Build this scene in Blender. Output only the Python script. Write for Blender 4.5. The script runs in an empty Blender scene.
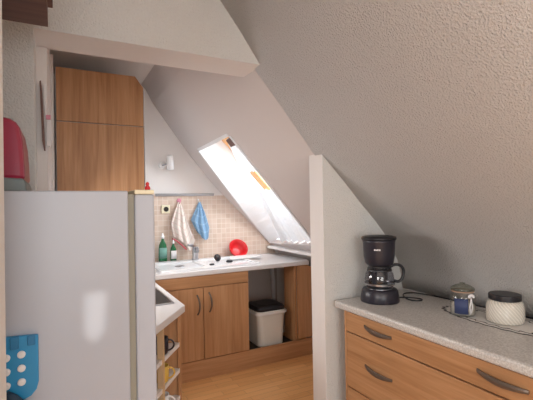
import bpy, bmesh, math, random
from mathutils import Vector, Matrix
random.seed(7)
S = bpy.context.scene
COL = S.collection

# ------------------------------------------------------------ camera
cam_d = bpy.data.cameras.new('camera')
cam_d.sensor_fit = 'HORIZONTAL'; cam_d.sensor_width = 36.0
cam_d.lens = 399.0 / 533.0 * 36.0
cam_d.clip_start = 0.02
cam = bpy.data.objects.new('camera', cam_d); COL.objects.link(cam)
cam.matrix_world = Matrix(((0.886214, 0.011607, -0.463130, 0.0),
                           (-0.462945, -0.015545, -0.886251, 0.0),
                           (-0.017486, 0.999812, -0.008403, 1.45),
                           (0, 0, 0, 1)))
S.camera = cam

# ------------------------------------------------------------ light
world = bpy.data.worlds.new('sky'); S.world = world; world.use_nodes = True
wn = world.node_tree.nodes; wl = world.node_tree.links
bg = wn['Background']; bg.inputs[0].default_value = (0.86, 0.93, 1.0, 1); bg.inputs[1].default_value = 1.6

sun_d = bpy.data.lights.new('sun', 'SUN'); sun_d.energy = 1.3; sun_d.angle = math.radians(0.5)
sun_d.color = (1.0, 0.96, 0.88)
SUN = Vector((0.10, -0.95, 0.25)).normalized()
sun = bpy.data.objects.new('sun', sun_d); COL.objects.link(sun)
sun.rotation_euler = SUN.to_track_quat('Z', 'Y').to_euler()

def area(name, loc, aim, sx, sy, power, color):
    d = bpy.data.lights.new(name, 'AREA'); d.shape = 'RECTANGLE'; d.size = sx; d.size_y = sy
    d.energy = power; d.color = color
    o = bpy.data.objects.new(name, d); COL.objects.link(o); o.location = loc
    o.rotation_euler = (Vector(loc) - Vector(aim)).to_track_quat('Z', 'Y').to_euler()
    return o
# area lamps in place of unseen windows behind the camera; no openings built
area('rear_window_standin', (0.0, -2.10, 1.45), (0.1, 1.0, 1.45), 1.6, 1.3, 37, (0.95, 0.98, 1.0))
area('left_window_standin', (-1.70, -0.6, 1.65), (1.0, 0.6, 1.3), 1.0, 1.1, 34, (0.99, 0.98, 0.97))
# daylight of the roof window
area('daylight_roof_window', (1.93, 3.24, 1.93), (1.0, 3.24, 1.05), 0.62, 1.0, 30, (0.92, 0.96, 1.0))

area('added_side_light', (-.012, 2.62, 1.22), (1.3, 2.55, .62), 0.80, 0.48, 14, (1.0, 0.97, 0.95))  # added lamp at the unseen side window, brightens the kitchen

S.view_settings.view_transform = 'Standard'; S.view_settings.look = 'None'
S.view_settings.gamma = 1; S.view_settings.use_curve_mapping = False
S.view_settings.exposure = 0.17
S.cycles.max_bounces = 12; S.cycles.diffuse_bounces = 8

# ------------------------------------------------------------ materials
def new_mat(name, color=(.8, .8, .8), rough=.5, metal=0.0, spec=.5):
    m = bpy.data.materials.new(name); m.use_nodes = True
    b = m.node_tree.nodes['Principled BSDF']
    b.inputs['Base Color'].default_value = (*color, 1)
    b.inputs['Roughness'].default_value = rough
    b.inputs['Metallic'].default_value = metal
    b.inputs['Specular IOR Level'].default_value = spec
    return m
def nd(m, t, **k):
    n = m.node_tree.nodes.new(t)
    for a, v in k.items(): setattr(n, a, v)
    return n
def ln(m, a, b): m.node_tree.links.new(a, b)
def B(m): return m.node_tree.nodes['Principled BSDF']
def coords(m, scale=(1, 1, 1), rot=(0, 0, 0)):
    # world-space position keeps patterns continuous
    g = nd(m, 'ShaderNodeNewGeometry'); mp = nd(m, 'ShaderNodeMapping')
    mp.inputs['Scale'].default_value = scale; mp.inputs['Rotation'].default_value = rot
    ln(m, g.outputs['Position'], mp.inputs['Vector']); return mp.outputs['Vector']

def plaster(name, color, scale=60, strength=.6, dist=.004):
    m = new_mat(name, color, .9, spec=.15)
    v = coords(m)
    n1 = nd(m, 'ShaderNodeTexNoise'); n1.inputs['Scale'].default_value = scale; n1.inputs['Detail'].default_value = 3
    n1.inputs['Roughness'].default_value = .55
    vo = nd(m, 'ShaderNodeTexVoronoi'); vo.inputs['Scale'].default_value = scale * .9
    ln(m, v, n1.inputs['Vector']); ln(m, v, vo.inputs['Vector'])
    mx = nd(m, 'ShaderNodeMath', operation='ADD'); ln(m, n1.outputs[0], mx.inputs[0])
    ms = nd(m, 'ShaderNodeMath', operation='MULTIPLY'); ms.inputs[1].default_value = .4
    ln(m, vo.outputs['Distance'], ms.inputs[0]); ln(m, ms.outputs[0], mx.inputs[1])
    bp = nd(m, 'ShaderNodeBump'); bp.inputs['Strength'].default_value = strength; bp.inputs['Distance'].default_value = dist
    ln(m, mx.outputs[0], bp.inputs['Height']); ln(m, bp.outputs[0], B(m).inputs['Normal'])
    return m

def wood(name, dark, mid, light, axis='Z', rough=.42, fine=26):
    m = new_mat(name, mid, rough, spec=.35)
    sc = {'Z': (fine, fine, 1.3), 'Y': (fine, 1.3, fine), 'X': (1.3, fine, fine)}[axis]
    v = coords(m, sc)
    n = nd(m, 'ShaderNodeTexNoise'); n.inputs['Scale'].default_value = 1.0; n.inputs['Detail'].default_value = 5
    n.inputs['Distortion'].default_value = .6
    ln(m, v, n.inputs['Vector'])
    r = nd(m, 'ShaderNodeValToRGB'); e = r.color_ramp.elements
    e[0].position = .26; e[0].color = (*dark, 1); e[1].position = .78; e[1].color = (*light, 1)
    k = e.new(.5); k.color = (*mid, 1)
    ln(m, n.outputs[0], r.inputs[0])
    sc2 = {'Z': (90, 90, 4), 'Y': (90, 4, 90), 'X': (4, 90, 90)}[axis]
    v2 = coords(m, sc2)
    n2 = nd(m, 'ShaderNodeTexNoise'); n2.inputs['Scale'].default_value = 1.0; n2.inputs['Detail'].default_value = 2
    ln(m, v2, n2.inputs['Vector'])
    mx = nd(m, 'ShaderNodeMixRGB', blend_type='MULTIPLY'); mx.inputs[0].default_value = .25
    r2 = nd(m, 'ShaderNodeValToRGB'); r2.color_ramp.elements[0].color = (.6, .55, .5, 1); r2.color_ramp.elements[0].position = .35
    r2.color_ramp.elements[1].position = .6
    ln(m, n2.outputs[0], r2.inputs[0]); ln(m, r.outputs[0], mx.inputs[1]); ln(m, r2.outputs[0], mx.inputs[2])
    ln(m, mx.outputs[0], B(m).inputs['Base Color'])
    return m

M = {}
M['wall'] = plaster('white_woodchip_plaster', (.72, .72, .70), 125, .9, .007)
M['slope'] = plaster('white_slope_plaster', (.68, .66, .64), 135, .9, .007)
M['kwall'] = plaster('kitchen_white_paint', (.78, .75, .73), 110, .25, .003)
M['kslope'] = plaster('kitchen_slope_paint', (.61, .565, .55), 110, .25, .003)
M['smooth'] = plaster('smooth_white_paint', (.74, .71, .69), 40, .12, .002)
M['wood_z'] = wood('beech_laminate_upright', (.37, .185, .085), (.47, .25, .120), (.55, .32, .17), 'Z')
M['wood_y'] = wood('beech_laminate_level', (.33, .16, .07), (.43, .225, .105), (.52, .29, .15), 'Y')
M['wood_x'] = wood('beech_laminate_across', (.37, .185, .085), (.47, .25, .120), (.55, .32, .17), 'X')
M['dkwood'] = wood('dark_red_brown_board', (.115, .06, .052), (.16, .085, .072), (.19, .11, .09), 'X', .5)
M['pine'] = wood('pine_window_frame', (.72, .35, .12), (.85, .45, .18), (.90, .55, .26), 'X', .4)
M['white'] = new_mat('white_plastic', (.80, .80, .80), .35)
M['enamel'] = new_mat('fridge_grey_white_enamel', (.42, .445, .50), .38)
M['cream'] = new_mat('cream_plastic', (.78, .72, .52), .45)
M['gasket'] = new_mat('khaki_rubber_gasket', (.28, .27, .22), .6)
M['black'] = new_mat('black_plastic', (.012, .011, .014), .38)
M['blacksat'] = new_mat('black_violet_plastic', (.022, .019, .028), .34)
M['dark'] = new_mat('near_black_matt', (.03, .025, .02), .8)
M['steel'] = new_mat('brushed_steel', (.42, .42, .44), .3, 1.0)
M['rail'] = new_mat('grey_aluminium', (.34, .34, .35), .4, .7)
M['bronze'] = new_mat('aged_bronze_handle', (.16, .125, .10), .4, .6)
M['crimson'] = new_mat('crimson_plastic', (.33, .022, .06), .3)
M['greypl'] = new_mat('grey_green_plastic', (.20, .24, .24), .5)
M['red'] = new_mat('red_plastic', (.62, .02, .025), .3)
M['blue'] = new_mat('blue_plastic', (.02, .26, .52), .35)
M['navy'] = new_mat('navy_paper', (.035, .05, .13), .6)
M['yellow'] = new_mat('yellow_ceramic', (.72, .48, .10), .3)
M['ceramic'] = new_mat('white_ceramic', (.85, .86, .87), .18)
M['binwhite'] = new_mat('off_white_bin_plastic', (.68, .67, .62), .4)
M['hob'] = new_mat('black_glass_hob', (.012, .012, .014), .3, spec=.1)
M['sill'] = new_mat('white_marble_sill', (.84, .84, .85), .25)
M['paper'] = new_mat('white_paper', (.75, .73, .73), .7)
M['pink'] = new_mat('pink_plastic', (.65, .25, .33), .45)
M['wax'] = new_mat('cream_wax', (.80, .75, .64), .5)

# worktop: pale speckled laminate
m = M['top'] = new_mat('pale_speckled_laminate', (.6, .58, .55), .38)
v = coords(m, (1, 1, 1)); n = nd(m, 'ShaderNodeTexNoise'); n.inputs['Scale'].default_value = 150; n.inputs['Detail'].default_value = 4
ln(m, v, n.inputs['Vector'])
r = nd(m, 'ShaderNodeValToRGB'); r.color_ramp.elements[0].position = .36; r.color_ramp.elements[1].position = .62
r.color_ramp.elements[0].color = (.42, .395, .37, 1); r.color_ramp.elements[1].color = (.62, .60, .57, 1)
ln(m, n.outputs[0], r.inputs[0]); ln(m, r.outputs[0], B(m).inputs['Base Color'])
m = M['topk'] = new_mat('white_worktop', (.72, .71, .71), .3)

# floor: warm laminate strips
m = M['floor'] = new_mat('beech_strip_floor', (.6, .35, .15), .35)
v = coords(m); bk = nd(m, 'ShaderNodeTexBrick'); bk.offset = .37; bk.squash = 1
bk.inputs['Scale'].default_value = 1; bk.inputs['Brick Width'].default_value = .42; bk.inputs['Row Height'].default_value = .065
bk.inputs['Mortar Size'].default_value = .0012; bk.inputs['Bias'].default_value = 0
bk.inputs['Color1'].default_value = (.76, .38, .14, 1); bk.inputs['Color2'].default_value = (.88, .49, .20, 1)
bk.inputs['Mortar'].default_value = (.38, .2, .09, 1)
ln(m, v, bk.inputs['Vector'])
v2 = coords(m, (3, 55, 1)); n = nd(m, 'ShaderNodeTexNoise'); n.inputs['Scale'].default_value = 1; ln(m, v2, n.inputs['Vector'])
mx = nd(m, 'ShaderNodeMixRGB', blend_type='MULTIPLY'); mx.inputs[0].default_value = .3
ln(m, bk.outputs[0], mx.inputs[1]); ln(m, n.outputs[0], mx.inputs[2]); ln(m, mx.outputs[0], B(m).inputs['Base Color'])

# tiles: small square cream-beige
m = M['tile'] = new_mat('beige_square_tiles', (.6, .5, .4), .25)
g = nd(m, 'ShaderNodeNewGeometry'); sp = nd(m, 'ShaderNodeSeparateXYZ'); cb = nd(m, 'ShaderNodeCombineXYZ')
ln(m, g.outputs['Position'], sp.inputs[0]); ln(m, sp.outputs[0], cb.inputs[0]); ln(m, sp.outputs[2], cb.inputs[1])
bk = nd(m, 'ShaderNodeTexBrick'); bk.offset = 0; bk.squash = 1
bk.inputs['Scale'].default_value = 1; bk.inputs['Brick Width'].default_value = .05; bk.inputs['Row Height'].default_value = .05
bk.inputs['Mortar Size'].default_value = .0028; bk.inputs['Mortar Smooth'].default_value = .3
bk.inputs['Color1'].default_value = (.58, .45, .36, 1); bk.inputs['Color2'].default_value = (.66, .53, .44, 1)
bk.inputs['Mortar'].default_value = (.70, .62, .55, 1)
ln(m, cb.outputs[0], bk.inputs['Vector']); ln(m, bk.outputs[0], B(m).inputs['Base Color'])
bp = nd(m, 'ShaderNodeBump'); bp.invert = True; bp.inputs['Strength'].default_value = .3; bp.inputs['Distance'].default_value = .002
ln(m, bk.outputs['Fac'], bp.inputs['Height']); ln(m, bp.outputs[0], B(m).inputs['Normal'])

def glass(name, color, rough=0.0, ior=1.45, fac=.25):
    m = bpy.data.materials.new(name); m.use_nodes = True; nt = m.node_tree; nt.nodes.clear()
    out = nt.nodes.new('ShaderNodeOutputMaterial'); mix = nt.nodes.new('ShaderNodeMixShader')
    tr = nt.nodes.new('ShaderNodeBsdfTransparent'); gl = nt.nodes.new('ShaderNodeBsdfGlossy')
    tr.inputs[0].default_value = (*color, 1); gl.inputs['Roughness'].default_value = rough + .03
    fr = nt.nodes.new('ShaderNodeLayerWeight'); fr.inputs['Blend'].default_value = .5
    pw = nt.nodes.new('ShaderNodeMath'); pw.operation = 'POWER'; pw.inputs[1].default_value = 4
    nt.links.new(fr.outputs['Facing'], pw.inputs[0])
    ad = nt.nodes.new('ShaderNodeMath'); ad.operation = 'MULTIPLY_ADD'; ad.inputs[1].default_value = .6; ad.inputs[2].default_value = .03 + fac * .1
    nt.links.new(pw.outputs[0], ad.inputs[0]); nt.links.new(ad.outputs[0], mix.inputs[0])
    nt.links.new(tr.outputs[0], mix.inputs[1]); nt.links.new(gl.outputs[0], mix.inputs[2])
    nt.links.new(mix.outputs[0], out.inputs[0]); return m
M['glass'] = glass('clear_glass', (.985, .99, .985), rough=.02)
M['pane'] = glass('window_glass', (.98, .99, 1.0), fac=.1)
M['smoke'] = glass('carafe_glass', (.62, .62, .66), fac=.6)
M['greenglass'] = new_mat('green_bottle_plastic', (.01, .13, .045), .15)

# lace curtain
m = M['lace'] = bpy.data.materials.new('white_lace'); m.use_nodes = True; nt = m.node_tree; nt.nodes.clear()
out = nt.nodes.new('ShaderNodeOutputMaterial'); mix = nt.nodes.new('ShaderNodeMixShader')
tr = nt.nodes.new('ShaderNodeBsdfTransparent'); m2 = nt.nodes.new('ShaderNodeMixShader')
df = nt.nodes.new('ShaderNodeBsdfDiffuse'); tl = nt.nodes.new('ShaderNodeBsdfTranslucent')
df.inputs[0].default_value = (.84, .86, .88, 1); tl.inputs[0].default_value = (.70, .74, .78, 1)
m2.inputs[0].default_value = .09
nt.links.new(df.outputs[0], m2.inputs[1]); nt.links.new(tl.outputs[0], m2.inputs[2])
uv = nt.nodes.new('ShaderNodeUVMap'); mp = nt.nodes.new('ShaderNodeMapping'); mp.inputs['Scale'].default_value = (26, 20, 1)
ck = nt.nodes.new('ShaderNodeTexVoronoi'); ck.inputs['Scale'].default_value = 1
nt.links.new(uv.outputs[0], mp.inputs[0]); nt.links.new(mp.outputs[0], ck.inputs['Vector'])
rp = nt.nodes.new('ShaderNodeValToRGB'); rp.color_ramp.elements[0].position = .25; rp.color_ramp.elements[0].color = (.955, .955, .955, 1)
rp.color_ramp.elements[1].position = .5; rp.color_ramp.elements[1].color = (.995, .995, .995, 1)
nt.links.new(ck.outputs['Distance'], rp.inputs[0]); nt.links.new(rp.outputs[0], mix.inputs[0])
nt.links.new(tr.outputs[0], mix.inputs[1]); nt.links.new(m2.outputs[0], mix.inputs[2]); nt.links.new(mix.outputs[0], out.inputs[0])

def cloth_mat(name, base, line, sx=14, sy=14):
    m = new_mat(name, base, .95, spec=.05)
    uv = nd(m, 'ShaderNodeUVMap'); bk = nd(m, 'ShaderNodeTexBrick'); bk.offset = 0
    mp = nd(m, 'ShaderNodeMapping'); mp.inputs['Scale'].default_value = (sx, sy, 1)
    ln(m, uv.outputs[0], mp.inputs[0]); ln(m, mp.outputs[0], bk.inputs['Vector'])
    bk.inputs['Scale'].default_value = 1; bk.inputs['Brick Width'].default_value = 1; bk.inputs['Row Height'].default_value = 1
    bk.inputs['Mortar Size'].default_value = .09
    bk.inputs['Color1'].default_value = (*base, 1); bk.inputs['Color2'].default_value = (*base, 1); bk.inputs['Mortar'].default_value = (*line, 1)
    ln(m, bk.outputs[0], B(m).inputs['Base Color']); return m
M['towel_cream'] = cloth_mat('cream_checked_cotton', (.70, .64, .58), (.64, .52, .48), 6, 7)
M['towel_blue'] = cloth_mat('light_blue_cotton', (.20, .34, .50), (.27, .41, .56), 5, 5)
M['towel_hem'] = new_mat('red_hem', (.60, .10, .13), .9)

# swirled candle-jar glass over cream wax
m = M['swirl'] = new_mat('swirled_cream_glass', (.60, .56, .48), .15)
tc = nd(m, 'ShaderNodeTexCoord'); sp = nd(m, 'ShaderNodeSeparateXYZ'); ln(m, tc.outputs['Object'], sp.inputs[0])
at2 = nd(m, 'ShaderNodeMath', operation='ARCTAN2'); ln(m, sp.outputs[1], at2.inputs[0]); ln(m, sp.outputs[0], at2.inputs[1])
mu = nd(m, 'ShaderNodeMath', operation='MULTIPLY'); mu.inputs[1].default_value = 30; ln(m, at2.outputs[0], mu.inputs[0])
mz = nd(m, 'ShaderNodeMath', operation='MULTIPLY_ADD'); mz.inputs[1].default_value = 330; ln(m, sp.outputs[2], mz.inputs[0]); ln(m, mu.outputs[0], mz.inputs[2])
sn = nd(m, 'ShaderNodeMath', operation='SINE'); ln(m, mz.outputs[0], sn.inputs[0])
rp = nd(m, 'ShaderNodeValToRGB'); rp.color_ramp.elements[0].position = 0; rp.color_ramp.elements[0].color = (.58, .54, .47, 1)
rp.color_ramp.elements[1].position = .8; rp.color_ramp.elements[1].color = (.72, .68, .60, 1)
ln(m, sn.outputs[0], rp.inputs[0]); ln(m, rp.outputs[0], B(m).inputs['Base Color'])
bp = nd(m, 'ShaderNodeBump'); bp.inputs['Strength'].default_value = .35; bp.inputs['Distance'].default_value = .002
ln(m, sn.outputs[0], bp.inputs['Height']); ln(m, bp.outputs[0], B(m).inputs['Normal'])

# ------------------------------------------------------------ mesh helpers
def root(name, loc, label, cat, group=None):
    o = bpy.data.objects.new(name, None); COL.objects.link(o); o.location = loc
    o.empty_display_size = .05
    o['label'] = label; o['category'] = cat
    if group: o['group'] = group
    return o
WL = {}
def wloc(o): return WL.get(o.name, Vector(o.location)) if o else Vector((0, 0, 0))
def obj(name, bm, mat, parent=None, origin=None, bevel=0, smooth=False, solid=0, subsurf=0, label=None):
    base = wloc(parent)
    org = Vector(origin) if origin else (base if parent else Vector((0, 0, 0)))
    bmesh.ops.translate(bm, verts=bm.verts, vec=-org)
    bmesh.ops.recalc_face_normals(bm, faces=bm.faces)
    me = bpy.data.meshes.new(name); bm.to_mesh(me); bm.free()
    mats = mat if isinstance(mat, (list, tuple)) else [mat]
    for q in mats: me.materials.append(q)
    if smooth:
        for p in me.polygons: p.use_smooth = True
    o = bpy.data.objects.new(name, me); COL.objects.link(o)
    o.location = org - base
    WL[o.name] = org
    if parent: o.parent = parent
    if solid:
        s = o.modifiers.new('thick', 'SOLIDIFY'); s.thickness = abs(solid); s.offset = 1 if solid > 0 else -1
    if bevel:
        b = o.modifiers.new('bevel', 'BEVEL'); b.width = bevel; b.segments = 2; b.limit_method = 'ANGLE'
    if subsurf:
        s = o.modifiers.new('sub', 'SUBSURF'); s.levels = subsurf; s.render_levels = subsurf
    if label: o['label'] = label
    return o
def struct(name, bm, mat, **k):
    o = obj(name, bm, mat, **k); o['kind'] = 'structure'; return o
def tag(o, label, cat, group=None, kind=None):
    o['label'] = label; o['category'] = cat
    if group: o['group'] = group
    if kind: o['kind'] = kind
    return o
def box(x0, x1, y0, y1, z0, z1, bm=None):
    bm = bm or bmesh.new()
    v = [bm.verts.new((x, y, z)) for x in (x0, x1) for y in (y0, y1) for z in (z0, z1)]
    for f in ((0, 1, 3, 2), (4, 6, 7, 5), (0, 4, 5, 1), (2, 3, 7, 6), (0, 2, 6, 4), (1, 5, 7, 3)):
        bm.faces.new([v[i] for i in f])
    return bm
def prism(poly, axis, a0, a1, bm=None):
    """poly = 2-D points; axis 'Y': (x,z), 'Z': (x,y), 'X': (y,z)"""
    bm = bm or bmesh.new()
    def P(p, a):
        return {'Y': (p[0], a, p[1]), 'Z': (p[0], p[1], a), 'X': (a, p[0], p[1])}[axis]
    A = [bm.verts.new(P(p, a0)) for p in poly]; Bv = [bm.verts.new(P(p, a1)) for p in poly]
    bm.faces.new(A); bm.faces.new(Bv[::-1])
    for i in range(len(poly)):
        j = (i + 1) % len(poly); bm.faces.new((A[i], Bv[i], Bv[j], A[j]))
    return bm
def lathe(prof, c, n=40, bm=None, axis='Z', closed=False):
    bm = bm or bmesh.new(); rings = []
    for r_, h in prof:
        ring = []
        for i in range(n):
            a = 2 * math.pi * i / n; u, w = r_ * math.cos(a), r_ * math.sin(a)
            p = {'Z': (u, w, h), 'Y': (u, h, w), 'X': (h, u, w)}[axis]
            ring.append(bm.verts.new((c[0] + p[0], c[1] + p[1], c[2] + p[2])))
        rings.append(ring)
    for a, b in zip(rings, rings[1:]):
        for i in range(n):
            j = (i + 1) % n; bm.faces.new((a[i], a[j], b[j], b[i]))
    if closed:
        for i in range(n):
            j = (i + 1) % n; bm.faces.new((rings[-1][i], rings[-1][j], rings[0][j], rings[0][i]))
    else:
        bm.faces.new(rings[0][::-1]); bm.faces.new(rings[-1])
    return bm
def tube(pts, r, n=10, bm=None, caps=True, smooth_iter=0):
    bm = bm or bmesh.new(); pts = [Vector(p) for p in pts]
    for _ in range(smooth_iter):
        q = [pts[0]]
        for a, b in zip(pts, pts[1:]): q += [a * .75 + b * .25, a * .25 + b * .75]
        q.append(pts[-1]); pts = q
    rs = r if isinstance(r, (list, tuple)) else [r] * len(pts)
    if len(rs) != len(pts): rs = [rs[min(len(rs) - 1, int(i * len(rs) / len(pts)))] for i in range(len(pts))]
    up = Vector((0, 0, 1)); rings = []; prev = None
    for i, p in enumerate(pts):
        t = (pts[min(i + 1, len(pts) - 1)] - pts[max(i - 1, 0)]).normalized()
        if prev is None:
            s = t.cross(up)
            if s.length < .1: s = t.cross(Vector((1, 0, 0)))
            s.normalize()
        else:
            s = (prev - t * prev.dot(t)).normalized()
        prev = s; w = t.cross(s)
        rings.append([bm.verts.new(p + (s * math.cos(2 * math.pi * k / n) + w * math.sin(2 * math.pi * k / n)) * rs[i]) for k in range(n)])
    for a, b in zip(rings, rings[1:]):
        for k in range(n):
            j = (k + 1) % n; bm.faces.new((a[k], a[j], b[j], b[k]))
    if caps: bm.faces.new(rings[0][::-1]); bm.faces.new(rings[-1])
    return bm
def sheet(fn, nu, nv):
    bm = bmesh.new(); uvl = bm.loops.layers.uv.new('UVMap')
    g = [[bm.verts.new(fn(i / nu, j / nv)) for i in range(nu + 1)] for j in range(nv + 1)]
    for j in range(nv):
        for i in range(nu):
            f = bm.faces.new((g[j][i], g[j][i + 1], g[j + 1][i + 1], g[j + 1][i]))
            for l, (a, b) in zip(f.loops, ((i, j), (i + 1, j), (i + 1, j + 1), (i, j + 1))):
                l[uvl].uv = (a / nu, b / nv)
    return bm
def interp(x, pts):
    if x <= pts[0][0]: return pts[0][1]
    for (a, b), (c, d) in zip(pts, pts[1:]):
        if x <= c: return b + (d - b) * (x - a) / (c - a)
    return pts[-1][1]

# ------------------------------------------------------------ room shell
CE = 2.60
YP = 1.95                       # near face of the dividing wall
YS = 3.90                       # sink wall
PF = [(.705, 2.60), (.765, 2.52), (.876, 2.378), (1.005, 2.197), (1.181, 1.992), (1.383, 1.75), (1.566, 1.567), (1.786, 1.345), (2.04, 1.115)]
PV = PF[:-2] + [(1.70, 1.428), (1.80, 1.330), (1.88, 1.240), (1.945, 1.150), (1.99, 1.060), (2.018, .97), (2.032, .87)]
PG = [(.73, 2.60), (.755, 2.54), (.822, 2.417), (.954, 2.234), (1.18, 1.929), (1.43, 1.629), (1.76, 1.30), (2.097, .966), (2.36, .72)]
PFx = PF + [(2.36, .83)]
def kz(x, y):
    t = max(0, min(1, (y - YP) / (YS - YP)))
    return interp(x, PFx) * (1 - t) + interp(x, PG) * t + .012

struct('floor', box(-2.0, 2.6, -2.3, 4.1, -.05, 0), M['floor'])
struct('ceiling', box(-2.0, .72, -2.3, 4.1, CE, CE + .05), M['kwall'])

# front slope + knee wall (one surface extruded along the room)
bm = bmesh.new()
pts = list(PV)
outer = [(x + .06, z + .05) for x, z in pts]
prism(pts + outer[::-1], 'Y', -2.3, YP + .07, bm)
sl_o = struct('wall_slope', bm, M['slope'], smooth=True)
for p in sl_o.data.polygons:
    if abs(p.normal.y) > .5: p.use_smooth = False
struct('wall_knee', box(2.032, 2.11, -2.3, YP + .10, 0, .872), M['slope'])

# kitchen slope with the roof-window hole
TL = (1.18, 3.58); TR = (1.195, 2.87); BL = (2.06, 3.86); BR = (2.02, 2.95)
xs_top = [.70, .75, .82, .95, 1.06, 1.18]
xs_hole = [1.18 + (2.06 - 1.18) * i / 12 for i in range(13)]
xs_bot = [2.06, 2.15, 2.25, 2.36]
bm = bmesh.new()
def strip(xs, yf0, yf1, n=6):
    rows = []
    for x in xs:
        a, b = yf0(x), yf1(x)
        rows.append([bm.verts.new((x, a + (b - a) * k / n, kz(x, a + (b - a) * k / n))) for k in range(n + 1)])
    for a, b in zip(rows, rows[1:]):
        for k in range(n): bm.faces.new((a[k], a[k + 1], b[k + 1], b[k]))
FAR = [(1.18, 3.60), (1.327, 3.617), (1.40, 3.626), (1.473, 3.65), (1.62, 3.716), (1.767, 3.775), (1.913, 3.825), (2.06, 3.865)]
NEAR = [(1.18, 2.867), (1.327, 2.851), (1.40, 2.846), (1.473, 2.855), (1.62, 2.882), (1.767, 2.908), (1.913, 2.944), (2.06, 2.982)]
yfar = lambda x: interp(x, FAR)
ynear = lambda x: interp(x, NEAR)
TL = (1.18, 3.60); TR = (1.18, 2.867)
lo = lambda x: YP + .05; hi = lambda x: YS + .05
strip(xs_top, lo, hi, 10); strip(xs_bot, lo, hi, 10)
strip(xs_hole, lo, ynear); strip(xs_hole, yfar, hi)
bmesh.ops.remove_doubles(bm, verts=bm.verts, dist=.0005)
# give the lining thickness by a shifted copy closed at the borders
bmesh.ops.recalc_face_normals(bm, faces=bm.faces)
ext = bmesh.ops.extrude_face_region(bm, geom=bm.faces[:])
vs = [e for e in ext['geom'] if isinstance(e, bmesh.types.BMVert)]
bmesh.ops.translate(bm, verts=vs, vec=(.035, 0, .035))
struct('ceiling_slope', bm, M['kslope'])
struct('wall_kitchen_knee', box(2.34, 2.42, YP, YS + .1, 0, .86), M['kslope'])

# reveal of the roof window (white lining boards), outward normal of the roof
NO = Vector((.72, 0, .70)) * .27
def P3(x, y, d=0.0): return Vector((x, y, kz(x, y))) + NO * (d / .27)
def slab(a, b, c, d, off, bm):
    lo_ = [Vector(p) for p in (a, b, c, d)]; hi_ = [p + Vector(off) for p in lo_]
    A = [bm.verts.new(p) for p in lo_]; Bv = [bm.verts.new(p) for p in hi_]
    bm.faces.new(A); bm.faces.new(Bv[::-1])
    for i in range(4):
        j = (i + 1) % 4; bm.faces.new((A[i], Bv[i], Bv[j], A[j]))
bm = bmesh.new()
def reveal_side(yf, off, yo=None):
    n = 12; rowA = []; rowB = []
    for i in range(n + 1):
        x = 1.18 + .88 * i / n
        rowA.append(P3(x, yf(x), -.004)); rowB.append(P3(x, yf(x) if yo is None else yo, .25))
    for i in range(n): slab(rowA[i], rowA[i + 1], rowB[i + 1], rowB[i], off, bm)
reveal_side(yfar, (0, .03, 0), 3.585); reveal_side(ynear, (0, -.03, 0))
slab(P3(1.18, TL[1], -.004), P3(1.18, TR[1], -.004), P3(1.18, TR[1], .25), P3(1.18, TL[1], .25), (-.02, 0, .02), bm)
struct('trim_1', bm, new_mat('white_lining_board', (.72, .73, .75), .6))
# window: pine frame, sash and pane parallel to the roof
wf = bmesh.new()
X0, X1 = 1.19, 2.03; YA, YB = 2.90, 3.60; D = .24
def wbar(xa, xb, ya, yb, d0, d1, bm):
    a = [P3(xa, ya, d0), P3(xb, ya, d0), P3(xb, yb, d0), P3(xa, yb, d0)]
    slab(*a, NO * ((d1 - d0) / .27), bm)
wroot = root('window_1', P3(1.6, 3.35, D), 'x', 'x'); del wroot['label']; del wroot['category']; wroot['kind'] = 'structure'
wbar(X0, X1, YB - .12, YB, D, D + .06, wf); wbar(X0, X1, YA - .03, YA + .05, D - .02, D + .06, wf)
wbar(X0, X0 + .06, YA, YB, D, D + .06, wf); wbar(X1 - .06, X1, YA, YB, D, D + .06, wf)
obj('window_frame', wf, M['pine'], wroot, bevel=.004)
bm = bmesh.new(); wbar(X0 + .05, X1 - .05, YA + .04, YB - .04, D + .03, D + .036, bm)
obj('pane', bm, M['pane'], wroot)
bm = bmesh.new(); wbar(1.20, 1.245, 2.93, 3.06, D - .20, D - .05, bm)
obj('window_handle', bm, M['dkwood'], wroot, bevel=.004)

# small side window over the hob, added unseen to match the coffee maker's shadow
wk = root('added_window_2', (-.035, 2.62, 1.22), 'x', 'x'); del wk['label']; del wk['category']; wk['kind'] = 'structure'
fb = bmesh.new()
for a in ((2.18, 2.22, .95, 1.49), (3.02, 3.06, .95, 1.49), (2.22, 3.02, .95, .98), (2.22, 3.02, 1.46, 1.49)): box(-.0395, -.008, *a, fb)
obj('window_frame', fb, M['white'], wk, bevel=.003)
obj('pane', box(-.0395, -.034, 2.22, 3.02, .98, 1.46), M['ceramic'], wk)

# sill of the roof window
struct('trim_2', box(2.02, 2.40, 2.93, 3.868, .962, .988), M['sill'], bevel=.004)

# walls
struct('wall_sink', prism([(-.2, 0), (2.42, 0), (2.42, .70), (2.097, 1.02), (1.76, 1.36), (1.43, 1.69), (1.18, 1.99), (.954, 2.29), (.80, 2.60), (.76, CE + .02), (-.2, CE + .02)], 'Y', YS, YS + .1), M['kwall'])
struct('wall_left', box(-.20, -.04, 2.166, 4.0, 0, CE), M['smooth'])
struct('trim_4', box(-.0395, -.019, 3.10, 3.21, 0, 2.50), M['smooth'])
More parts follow.
